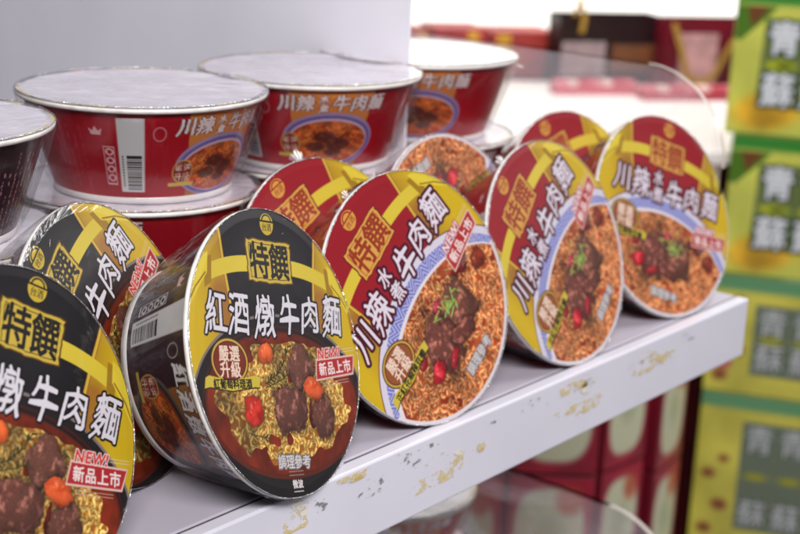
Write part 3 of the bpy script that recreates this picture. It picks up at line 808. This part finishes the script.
lip_part = next(c for c in shelf.children if c.name.startswith('front_lip'))
def wear_mat(name, c1, c2, scale, lo):
    m, nt, out = newmat(name)
    p = N(nt, 'ShaderNodeBsdfPrincipled'); p.inputs['Roughness'].default_value = .75
    tc = N(nt, 'ShaderNodeTexCoord'); nz = N(nt, 'ShaderNodeTexNoise'); nz.inputs['Scale'].default_value = scale; nz.inputs['Detail'].default_value = 9; nz.inputs['Roughness'].default_value = .7
    mp = N(nt, 'ShaderNodeMapping'); mp.inputs['Scale'].default_value = (.6, 1, 1); nt.links.new(tc.outputs['Object'], mp.inputs[0]); nt.links.new(mp.outputs[0], nz.inputs['Vector'])
    r1 = N(nt, 'ShaderNodeValToRGB'); r1.color_ramp.elements[0].position = lo; r1.color_ramp.elements[1].position = lo + .035
    nt.links.new(nz.outputs['Fac'], r1.inputs[0])
    r2 = N(nt, 'ShaderNodeValToRGB'); r2.color_ramp.elements[0].position = lo; r2.color_ramp.elements[1].position = lo + .16
    r2.color_ramp.elements[0].color = rgba(c1); r2.color_ramp.elements[1].color = rgba(c2); nt.links.new(nz.outputs['Fac'], r2.inputs[0]); nt.links.new(r2.outputs[0], p.inputs['Base Color'])
    tr = N(nt, 'ShaderNodeBsdfTransparent'); mx = N(nt, 'ShaderNodeMixShader')
    nt.links.new(r1.outputs[0], mx.inputs[0]); nt.links.new(tr.outputs[0], mx.inputs[1]); nt.links.new(p.outputs[0], mx.inputs[2]); nt.links.new(mx.outputs[0], out.inputs[0])
    return m
def residue(name, spots, mat, seed):
    """worn label glue on the front lip: spots are (px, py, width px, height px), each an irregular thin patch"""
    r = random.Random(seed); bm = bmesh.new()
    for k, (px_, py_, w, h) in enumerate(spots):
        vs = []
        m = 14
        for i in range(m):
            a = 2 * math.pi * i / m; rd = r.uniform(.75, 1.1)
            sx_ = math.copysign(abs(math.cos(a)) ** .6, math.cos(a)) * w / 2 * rd; sy_ = math.copysign(abs(math.sin(a)) ** .6, math.sin(a)) * h / 2 * rd
            q = on_y(px_ + sx_, py_ - sx_ * .46 + sy_, -.006)
            vs.append(bm.verts.new((q.x * R, (-.0045 - .0005 * k) * R, min(-.02, q.z) * R)))
        bm.faces.new(vs)
    bmesh.ops.recalc_face_normals(bm, faces=bm.faces)
    o = bm_obj(name, bm, mat, lip_part); o.location = (0, 0, FT * R); o['kind'] = 'stuff'; return o
residue('glue_residue', [(296, 521, 26, 24), (440, 476, 40, 15), (457, 466, 14, 24), (418, 490, 20, 9), (578, 385, 44, 12), (588, 405, 34, 12), (566, 412, 26, 8), (668, 357, 18, 12), (652, 361, 40, 17), (481, 447, 9, 10), (352, 478, 34, 12)], wear_mat('tan_glue', (222, 210, 170), (176, 142, 66), 95, .50), 1)
residue('grime_mark', [(427, 447, 13, 8), (448, 439, 30, 4), (492, 424, 10, 4), (545, 404, 16, 4), (412, 461, 26, 18), (372, 487, 34, 20), (688, 338, 14, 13), (636, 367, 20, 9), (530, 405, 24, 12), (318, 505, 20, 16)], wear_mat('grey_grime', (150, 146, 150), (92, 88, 96), 190, .565), 2)
residue('paper_scrap', [(384, 461, 38, 8), (300, 508, 20, 20), (645, 360, 26, 20), (438, 459, 24, 10), (584, 394, 40, 26), (470, 450, 34, 14)], wear_mat('cream_scrap', (214, 208, 196), (226, 220, 200), 60, .54), 3)

# grey divider board between two of the upright stacks
dv = boxobj('divider_board', (-2.93, 2.24, 0.002), (-2.90, 9.5, 9.0), M['panel'], None, .004)
dp = to_shelf(0, 13.33)
tag(dv, 'plain grey white divider board standing upright across the shelf between stacked bowls', 'divider')

# clear guards with a rounded top corner
def guard(z, lab):
    g = empty('clear_guard', (-.03 * R, .43 * R, z * R)); tag(g, lab, 'guard')
    y0, y1, h, rad = 0, 5.2, 2.235, .95
    out = [(y0, 0.004), (y0, h - rad)] + [(y0 + rad - rad * math.cos(t), h - rad + rad * math.sin(t)) for t in [math.pi / 2 * i / 20 for i in range(1, 20)]] + [(y0 + rad, h), (y1, h), (y1, 0.004)]
    bm = bmesh.new(); t = .045
    a = [bm.verts.new((0, y * R, z_ * R)) for y, z_ in out]; b = [bm.verts.new((-t * R, y * R, z_ * R)) for y, z_ in out]
    bm.faces.new(a); bm.faces.new(b[::-1]); bmesh.ops.recalc_face_normals(bm, faces=bm.faces)
    bm_obj('clear_sheet', bm, M['acr'], g)
    bm = bmesh.new(); m = len(out)
    a = [bm.verts.new((.001, y * R, z_ * R)) for y, z_ in out]; b = [bm.verts.new((-(t + .004) * R, y * R, z_ * R)) for y, z_ in out]
    for i in range(m - 1): bm.faces.new((a[i], a[i + 1], b[i + 1], b[i]))
    for v in bm.verts: v.co.y -= .016 * R * (1 if v.co.z < (h - .3) * R else .3); v.co.z += .016 * R * (1 if v.co.z > (h - rad) * R else 0)
    bmesh.ops.solidify(bm, geom=bm.faces[:], thickness=.05 * R)
    bm_obj('polished_edge', bm, M['acr_edge'], g)
guard(0, 'clear plastic guard with a rounded corner standing at the right end of the bowl shelf')
guard(-5.0, 'clear plastic guard with a rounded corner on the lower shelf')

# bowls on the lower shelf
LG = 'red bowls stacked on the lower shelf'
for j, ((tpx, tpy), lab) in enumerate((((477, 486), 'right-hand red noodle bowl stack on the lower shelf'), ((428, 566), 'left-hand red noodle bowl stack on the lower shelf'))):
    for l in range(3):
        p = on_z(tpx, tpy, -5.0 + 3 * BH) - Vector((c_r.x, c_r.y, 0)).normalized(); p.z = -5.0 + l * (BH + .002)
        print('LOW', p)
        rt = empty('noodle_bowl', p * R + Vector((0, 0, .0006)))
        tag(rt, f"{lv[l]} bowl of the {lab}", 'noodle bowl', LG)
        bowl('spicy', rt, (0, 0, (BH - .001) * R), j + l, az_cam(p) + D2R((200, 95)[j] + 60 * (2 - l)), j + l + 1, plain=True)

# ================================================================== background: right-hand stack of yellow-green cartons
def carton_art(w, h, kind):
    res = 90 / 1.0
    cv = Canvas(0, w, 0, h, res, (0, 0, 0))
    n = vnoise(cv.h, cv.w, 60, 3, 31)[..., None]
    if kind == 'green':
        cv.a[:] = np.array((190, 194, 84), np.float32) * (.88 + .2 * n)
        cv.blend(np.clip((cv.Y - (h - .30)) * 12, 0, 1), (52, 126, 46)); cv.blend(np.clip((.05 - cv.Y) * 20, 0, 1), (70, 136, 60))
        cv.blend(cv.poly([(0, h - .3), (.75, h - .3), (.45, h - .62), (.12, h - .95), (0, h - .9)]), (70, 110, 24)); cv.blend(cv.poly([(.2, h - .3), (.62, h - .3), (.3, h - .7)]), (104, 60, 30))
        m = cv.ellipse(.75, .48, .62, .36, .2, .2) * .85; cv.a[:] = cv.a * (1 - m[..., None]) + np.array((206, 152, 36), np.float32) * (.6 + .8 * n) * m[..., None]
        m = cv.ellipse(2.3, .36, .7, .26, -.1, .2) * .8; cv.a[:] = cv.a * (1 - m[..., None]) + np.array((206, 152, 36), np.float32) * (.6 + .8 * n) * m[..., None]
        for i in range(3):
            x = .92 + i * .72
            kw = dict(weight=.026, outline=.05, oc=(34, 52, 40))
            cv.blend(cv.poly([(x - .37, h - .5), (x + .37, h - .5), (x + .33, .52), (x - .42, .52)]) * .6, (46, 66, 50))
            letter(cv, '青', x, h - .86, .60, .66, (206, 210, 216), **kw); letter(cv, '蘇', x - .04, .88, .62, .66, (206, 210, 216), **kw)
            cv.blend(cv.ellipse(x - .02, h / 2 - .02, .26, .10, w=.08), (176, 184, 30))
        cv.blend(cv.ellipse(.95, h / 2 - .02, 0.14, .05, w=.05), (70, 84, 20))
    else:
        cv.a[:] = np.array((196, 188, 78), np.float32) * (.85 + .25 * n)
        cv.blend(np.clip((cv.Y - (h - .36)) * 10, 0, 1), (92, 142, 100))
        for x, y, r_ in ((.28, 1.55, .13), (.55, .9, .16), (.3, .35, .14), (.55, 1.9, .1)): cv.blend(cv.ellipse(x, y, r_, r_ * .8, w=.1), (128, 72, 44))
        if kind == 'yellow': cv.blend(cv.ellipse(.34, .62, .17, .17, w=.06), (170, 84, 80)); cv.blend(cv.ellipse(.34, .62, .12, .12, w=.06), (190, 110, 96))
        for i in range(3):
            x = 1.2 + i * .66
            cv.blend(cv.poly([(x - .34, h - .55), (x + .32, h - .55), (x + .32, .42), (x - .34, .42)]), (98, 110, 92))
            letter(cv, '青', x, h - .9, .58, .62, (186, 188, 192), weight=.012, outline=.03, oc=(60, 76, 62)); letter(cv, '蘇', x, .80, .58, .62, (186, 188, 192), weight=.012, outline=.03, oc=(60, 76, 62))
            cv.blend(cv.ellipse(x, h / 2 - .05, .22, .08, w=.08), (150, 150, 40))
    return cv
M['carton'] = printed('printed_carton', .3, .5, 10, .0012)
def carton(name, p, w, dpt, h, cv, yaw, parent=None, side=(150, 156, 46)):
    """box with a printed front face; p: lower left front corner, shelf units; yaw: direction of its front edge"""
    rt = empty(name, p * R, Matrix.Rotation(yaw, 3, 'Z'))
    bm = bmesh.new(); add_box(bm, (0, .012 * R, 0), (w * R, dpt * R, h * R), .03 * R); bm_obj('box_body', bm, princ('carton_board', side, .45, .3, noise=(14, .3, [c * .86 for c in side])), rt)
    nx, nz = int(w * 60), int(h * 60)
    X, Z = np.meshgrid(np.linspace(.015, w - .015, nx), np.linspace(.015, h - .015, nz))
    Y = -.012 * np.sin(np.pi * X / w) * np.sin(np.pi * Z / h) - .004 * vnoise(nz, nx, 30, 2, 3)
    c = cv.sample(X, Z)
    mesh_obj('printed_front', grid_mesh('printed_front', X * R, Y * R, Z * R, c, M['carton']), rt)
    return rt
GW = 3.6
yawg = math.atan2(c_r.y, c_r.x) - .29
gx = Vector((math.cos(yawg), math.sin(yawg), 0))
heights = [2.5, 2.46, 2.85, 2.45, 3.2]
labs = ['yellow green carton at the top of the right-hand stack, cut off by the photo top', 'yellow green carton second from the top of the right-hand stack',
        'yellow carton with a small red disc, third from the top of its stack', 'yellow carton with a dark green top edge, lowest one visible in the right-hand stack', 'yellow carton under the visible ones, at the foot of the right-hand stack']
art = {k: carton_art(GW, 2.9, k) for k in ('green', 'yellow', 'low')}
def zrow(px_, py_, dep): return at_depth(px_, py_, dep).z
tops = [at_depth(741, -16, 27.4).z, at_depth(732, 133, 27.4).z, at_depth(716, 283, 27.4).z, at_depth(699, 416, 27.4).z]
base_pt = at_depth(732, 133, 27.4)
tops.append(tops[-1] - 3.3); tops.append(tops[-1] - 2.7)
for i in range(5):
    top, bot = tops[i], tops[i + 1]
    h = top - bot - .01
    kind = 'green' if i < 2 else ('yellow' if i == 2 else 'low')
    cvx = carton_art(GW, h, kind)
    off = (-.15, .02, -.06, -.05, 0)[i]
    p = Vector((base_pt.x, base_pt.y, bot)) + gx * off
    rt = carton('snack_carton', p, GW, 3.0, h, cvx, yawg)
    tag(rt, labs[i], 'carton', 'cartons stacked right of the shelf')
FLOOR = tops[-1]

# red cartons with cream discs below the shelf
def red_art(w, h):
    cv = Canvas(0, w, 0, h, 80, (150, 18, 44))
    n = vnoise(cv.h, cv.w, 40, 3, 12)[..., None]; cv.a[:] *= (.8 + .35 * n)
    q_ = (np.abs((cv.X - w / 2) / (w * .44)) ** 3 + np.abs((cv.Y - h / 2) / (h * .43)) ** 3) ** (1 / 3); m = np.clip((1 - q_) * 8, 0, 1); cv.blend(m, (198, 200, 168))
    cv.blend(cv.ellipse(w * .5, h * .52, w * .16, h * .14, w=.15) * .5, (150, 160, 120)); cv.blend(cv.ellipse(w * .72, h * .80, w * .16, h * .12, w=.12) * .8, (178, 70, 40))
    return cv
rc = 0
for (pxl, pxr, dep, yw, tag_) in ((417, 506, 22, 0, 'far left'), (509, 598, 22, 0, 'second from the left'), (602, 652, 23.2, .75, 'third from the left'), (655, 690, 24.6, .95, 'fourth from the left, in shade')):
    yaw_ = math.atan2(c_r.y, c_r.x) + yw
    a = at_depth(pxl, 474, dep); b = at_depth(pxr, 474, dep)
    w = (b - a).length / max(.35, math.cos(yw)) * .985
    for r_ in range(4):
        zt = a.z + 2.0 - r_ * 2.0
        rt = carton('gift_carton', Vector((a.x, a.y, zt - 1.98)), w, 1.9, 1.97, red_art(w, 1.97), yaw_, side=(120, 14, 36))
        tag(rt, f"crimson cream-oval carton under the shelf, {['top', 'second', 'third', 'bottom'][r_]} row, {tag_}", 'carton', 'crimson cartons piled under the shelf')
red_floor = a.z - 6.0

# ================================================================== background: lit counter with gift bags
TZ = -1.0
fl, fr_ = on_z(380, 152, TZ), on_z(900, 152, TZ); bl = on_z(380, 84, TZ)
ux = (fr_ - fl).normalized(); uy = Vector((-ux.y, ux.x, 0)); L = (fr_ - fl).length; Dp = 8.5
M['white_lam'] = princ('white_counter', (236, 232, 228), .35, .3, noise=(5, .4, (226, 222, 220)))
M['cloth'] = princ('red_counter_cloth', (116, 18, 34), .75, noise=(12, .3, (150, 30, 44)), bump=(30, .004))
RotC = Matrix((ux, uy, Vector((0, 0, 1)))).transposed()
FZ = min(FLOOR, red_floor) - .01
ct = empty('display_counter', Vector((fl.x, fl.y, FZ)) * R, RotC); tag(ct, 'long white topped counter with a dark red cloth front, brightly lit behind the shelf', 'counter')
boxobj('counter_top', (0, 0, TZ - .25 - FZ), (L, Dp, TZ - FZ), M['white_lam'], ct, .03)
# pleated skirt
bm = bmesh.new(); nn = 400; top, bot = [], []
for i in range(nn):
    x = .1 + (L - .2) * i / (nn - 1); y = .25 + .12 * math.sin(i * .55) + .05 * math.sin(i * .23)
    top.append(bm.verts.new((x * R, (y * .6 + .1) * R, (TZ - .25 - FZ) * R))); bot.append(bm.verts.new((x * R, y * R, .02 * R)))
for i in range(nn - 1): bm.faces.new((top[i], bot[i], bot[i + 1], top[i + 1]))
bmesh.ops.solidify(bm, geom=bm.faces[:], thickness=.04 * R)
bm_obj('cloth_front', bm, M['cloth'], ct, True)
def on_counter(px_, py_): return on_z(px_, py_, TZ)
# things standing on the counter
BG = 'gift bags on the lit counter'
def gift_bag(px0, px1, pyb, pyt, body, deco, handle, lab, band=None):
    a, b = on_counter(px0, pyb), on_counter(px1, pyb)
    a2 = a; w = (b - a).length; x_ = (b - a).normalized()
    dep = (a - cam_pos).dot(c_f); h = (pyb - pyt) * dep / CAM['f'] / cp
    y_ = Vector((-x_.y, x_.x, 0))
    rt = empty('gift_bag', Vector((a.x, a.y, TZ)) * R, Matrix((x_, y_, Vector((0, 0, 1)))).transposed()); tag(rt, lab, 'gift bag', BG)
    bm = bmesh.new(); d = w * .35
    q = [((0, 0, 0), (w, 0, 0), (w, d, 0), (0, d, 0)), ((.02 * w, .03, h * .5), (.98 * w, .03, h * .5), (.98 * w, d - .03, h * .5), (.02 * w, d - .03, h * .5)), ((.01 * w, .08, h), (.99 * w, .08, h), (.99 * w, d - .08, h), (.01 * w, d - .08, h))]
    rows = [[bm.verts.new(Vector(p) * R) for p in r_] for r_ in q]
    bm.faces.new(rows[0][::-1])
    for r1, r2 in zip(rows[:-1], rows[1:]):
        for i in range(4): bm.faces.new((r1[i], r1[(i + 1) % 4], r2[(i + 1) % 4], r2[i]))
    bmesh.ops.solidify(bm, geom=bm.faces[:], thickness=.03 * R)
    bm_obj('bag_body', bm, princ('bag_paper', body, .4, .3, noise=(12, .2, [c * .75 + 10 for c in body])), rt)
    for (x0, x1, z0, z1, c) in deco:
        bm = bmesh.new(); add_box(bm, Vector((x0 * w, -.035, z0 * h)) * R, Vector((x1 * w, -.015, z1 * h)) * R, .008 * R)
        bm_obj('printed_patch', bm, princ('patch', c, .5, noise=(26, .25, [v * .7 for v in c])), rt)
    for pts in handle:
        bm = bmesh.new(); rad = .075; prev = None
        P = [Vector((x * w, -.09, z * h)) for x, z in pts]
        for i, c in enumerate(P):
            t_ = (P[min(i + 1, len(P) - 1)] - P[max(i - 1, 0)]).normalized(); s_ = t_.cross(Vector((0, 1, 0))).normalized()
            ring = [bm.verts.new((c + (s_ * math.cos(k) + Vector((0, 1, 0)) * math.sin(k) * .6) * rad) * R) for k in [2 * math.pi * j / 8 for j in range(8)]]
            if prev:
                for j in range(8): bm.faces.new((prev[j], prev[(j + 1) % 8], ring[(j + 1) % 8], ring[j]))
            prev = ring
        bm_obj('bag_handle', bm, princ('gold_cord', (146, 112, 34), .5), rt, True)
gift_bag(556, 656, 84, 18, (40, 14, 22), [(.03, .46, .12, .62, (150, 130, 134)), (.52, .97, .20, .58, (110, 62, 28))], [[(.12, 1.0), (.17, 1.25), (.22, 1.0), (.20, .75)]], 'black gift bag with a pale patch and a brown patch on the lit counter')
gift_bag(662, 744, 90, 22, (132, 22, 44), [(.16, .62, .05, .80, (196, 150, 150))], [[(.06, .95), (.16, .6), (.26, .22), (.42, .10), (.60, .22), (.72, .55), (.84, .8)]], 'crimson gift bag with a looped gold handle on the lit counter')
for k, (x0, x1, pb, pt, c, lab) in enumerate(((380, 430, 78, 32, (150, 50, 36), 'rust red box on the lit counter, cut off by the divider board'),
                                         (432, 486, 78, 30, (156, 44, 44), 'rust red box in the middle of three on the lit counter'), (488, 556, 76, 33, (160, 52, 40), 'rust red box right beside the black gift bag'))):
    a, b = on_counter(x0, pb), on_counter(x1, pb); w = (b - a).length; x_ = (b - a).normalized()
    dep = (a - cam_pos).dot(c_f); h = (pb - pt) * dep / CAM['f'] / cp
    rt = empty('packet_box', Vector((a.x, a.y, TZ)) * R, Matrix((x_, Vector((-x_.y, x_.x, 0)), Vector((0, 0, 1)))).transposed()); tag(rt, lab, 'box', 'rust red boxes on the lit counter')
    bm = bmesh.new(); add_box(bm, (0, 0, 0), Vector((w * .98, 1.3, h)) * R, .03 * R); bm_obj('box_body', bm, princ('packet_card', c, .5, noise=(10, .15, (116, 24, 34))), rt)
    bm = bmesh.new(); f0 = (.7, .62, .1)[k]; add_box(bm, Vector((f0 * w, -.02, h * .06)) * R, Vector(((f0 + .2) * w, -.004, h * .94)) * R, .004 * R); bm_obj('gold_band', bm, princ('gold_print', (178, 130, 30), .45), rt)
# low pink trays in front of the bags
for k, (x0, x1, pb, pt, c, lab) in enumerate(((556, 640, 95, 70, (176, 66, 84), 'pink tray of packets on the counter before the black gift bag'), (644, 742, 101, 76, (158, 40, 62), 'deep pink tray of packets on the counter before the crimson gift bag'))):
    a, b = on_counter(x0, pb), on_counter(x1, pb); w = (b - a).length; x_ = (b - a).normalized()
    dep = (a - cam_pos).dot(c_f); h = (pb - pt) * dep / CAM['f'] * .55
    rt = empty('packet_tray', Vector((a.x, a.y, TZ)) * R, Matrix((x_, Vector((-x_.y, x_.x, 0)), Vector((0, 0, 1)))).transposed()); tag(rt, lab, 'tray', 'trays on the lit counter')
    bm = bmesh.new(); add_box(bm, (0, 0, 0), Vector((w * .98, .5, h * .6)) * R, .02 * R); bm_obj('tray_body', bm, princ('tray_card', c, .5), rt)
    for q in range(7):
        bm = bmesh.new(); add_box(bm, Vector(((q + .1) * w / 7.3, .06, h * .6 + .002)) * R, Vector(((q + .95) * w / 7.3, .44, h)) * R, .02 * R)
        bm_obj('packet', bm, princ('packet_wrap', [(206, 110, 120), (220, 190, 186), (184, 60, 80)][q % 3], .3, .5), rt)

# lightbox wall above the counter
def backwall():
    a = fl + uy * (Dp + 3.5); h0 = on_z(600, 24, TZ)
    rt = empty('light_box', Vector((a.x, a.y, FZ)) * R, RotC); tag(rt, 'long white backlit panel glowing behind the counter', 'light box')
    dep = (a - cam_pos).length
    zb = (cam_pos + ray(600, 36) * ((a - cam_pos).dot(uy) / ray(600, 36).dot(uy))).z - FZ
    m, nt, out = newmat('backlit_panel'); e = N(nt, 'ShaderNodeEmission'); e.inputs[0].default_value = (1, .97, .90, 1); e.inputs[1].default_value = 1.7; nt.links.new(e.outputs[0], out.inputs[0])
    boxobj('glowing_panel', (-3, -.1, zb), (L + 10, .0, zb + 9), m, rt)
    boxobj('wall_board', (-3, .0, 0), (L + 10, .2, zb + 10), princ('red_back_wall', (140, 50, 44), .6, noise=(3, .3, (116, 30, 40))), rt)
backwall()

# floor
bm = bmesh.new(); add_box(bm, Vector((-60, -60, FZ - .5)) * R, Vector((110, 90, FZ)) * R)
tag(bm_obj('floor', bm, princ('grey_floor', (150, 144, 146), .35, .2, noise=(1.5, .3, (134, 128, 132)))), 'grey shop floor', None, None, 'structure')
# posts that carry the two shelves
for (x_, y_, lab) in ((-.35, 5.75, 'white upright post at the back of the shelves, right end'), (-17, 5.75, 'white upright post at the back of the shelves, left end')):
    o = boxobj('shelf_post', (x_ - .15, y_ - .14, FZ), (x_ + .15, y_ + .16, 1.2), M['shelf'], None, .02); tag(o, lab, 'post', 'posts carrying the shelves')

# ================================================================== light
w = bpy.data.worlds.new('World'); sc.world = w; w.use_nodes = True
bg = w.node_tree.nodes['Background']; bg.inputs[0].default_value = (.80, .84, 1.0, 1); bg.inputs[1].default_value = .11
def area(name, loc, target, sx, sy, power, color=(1, 1, 1)):
    l = bpy.data.lights.new(name, 'AREA'); l.shape = 'RECTANGLE'; l.size = sx; l.size_y = sy; l.energy = power; l.color = color
    o = link(bpy.data.objects.new(name, l)); o.location = loc
    o.rotation_euler = (Vector(target) - Vector(loc)).to_track_quat('-Z', 'Y').to_euler(); return o
area('ceiling_lamp', (-1.4, -1.35, 1.45), (-.4, .1, 0.05), 1.5, .4, 56, (1, .97, .95))
area('ceiling_lamp_end', (.9, -.2, 1.5), (-.1, .1, .0), .9, .4, 9, (1, .97, .95))
area('ceiling_lamp_back', (-1.5, .9, 1.5), (-.3, .35, .3), 1.2, .4, 7, (1, .98, .97))
for i, (x_, y_, z_) in enumerate(((2.3, -.6, .70), (2.6, -1.1, 1.05), (2.7, .2, 1.3))):
    area('film_glint_light', (x_, y_, z_), (-.2, .0, .1), 1.1, .05, 4.5, (1, .98, .97))  # unseen strip lights added so the film on the lids glints
cc = (fl + ux * L * .45 + uy * 4) * R
area('counter_lamp', (cc.x, cc.y, 1.1), (cc.x, cc.y, 0), 2.4, .5, 14, (1, .96, .92)).data.spread = math.radians(95)
gp = (base_pt + gx * 1.2) * R
area('carton_lamp', (gp.x - .6, gp.y - 1.0, 1.5), (gp.x, gp.y, -.2), .8, .5, 9, (1, .97, .92))

sc.view_settings.view_transform = 'Standard'; sc.view_settings.look = 'None'; sc.view_settings.exposure = 0.1; sc.view_settings.gamma = 1
sc.cycles.max_bounces = 10; sc.cycles.transparent_max_bounces = 24; sc.cycles.caustics_reflective = False; sc.cycles.caustics_refractive = False
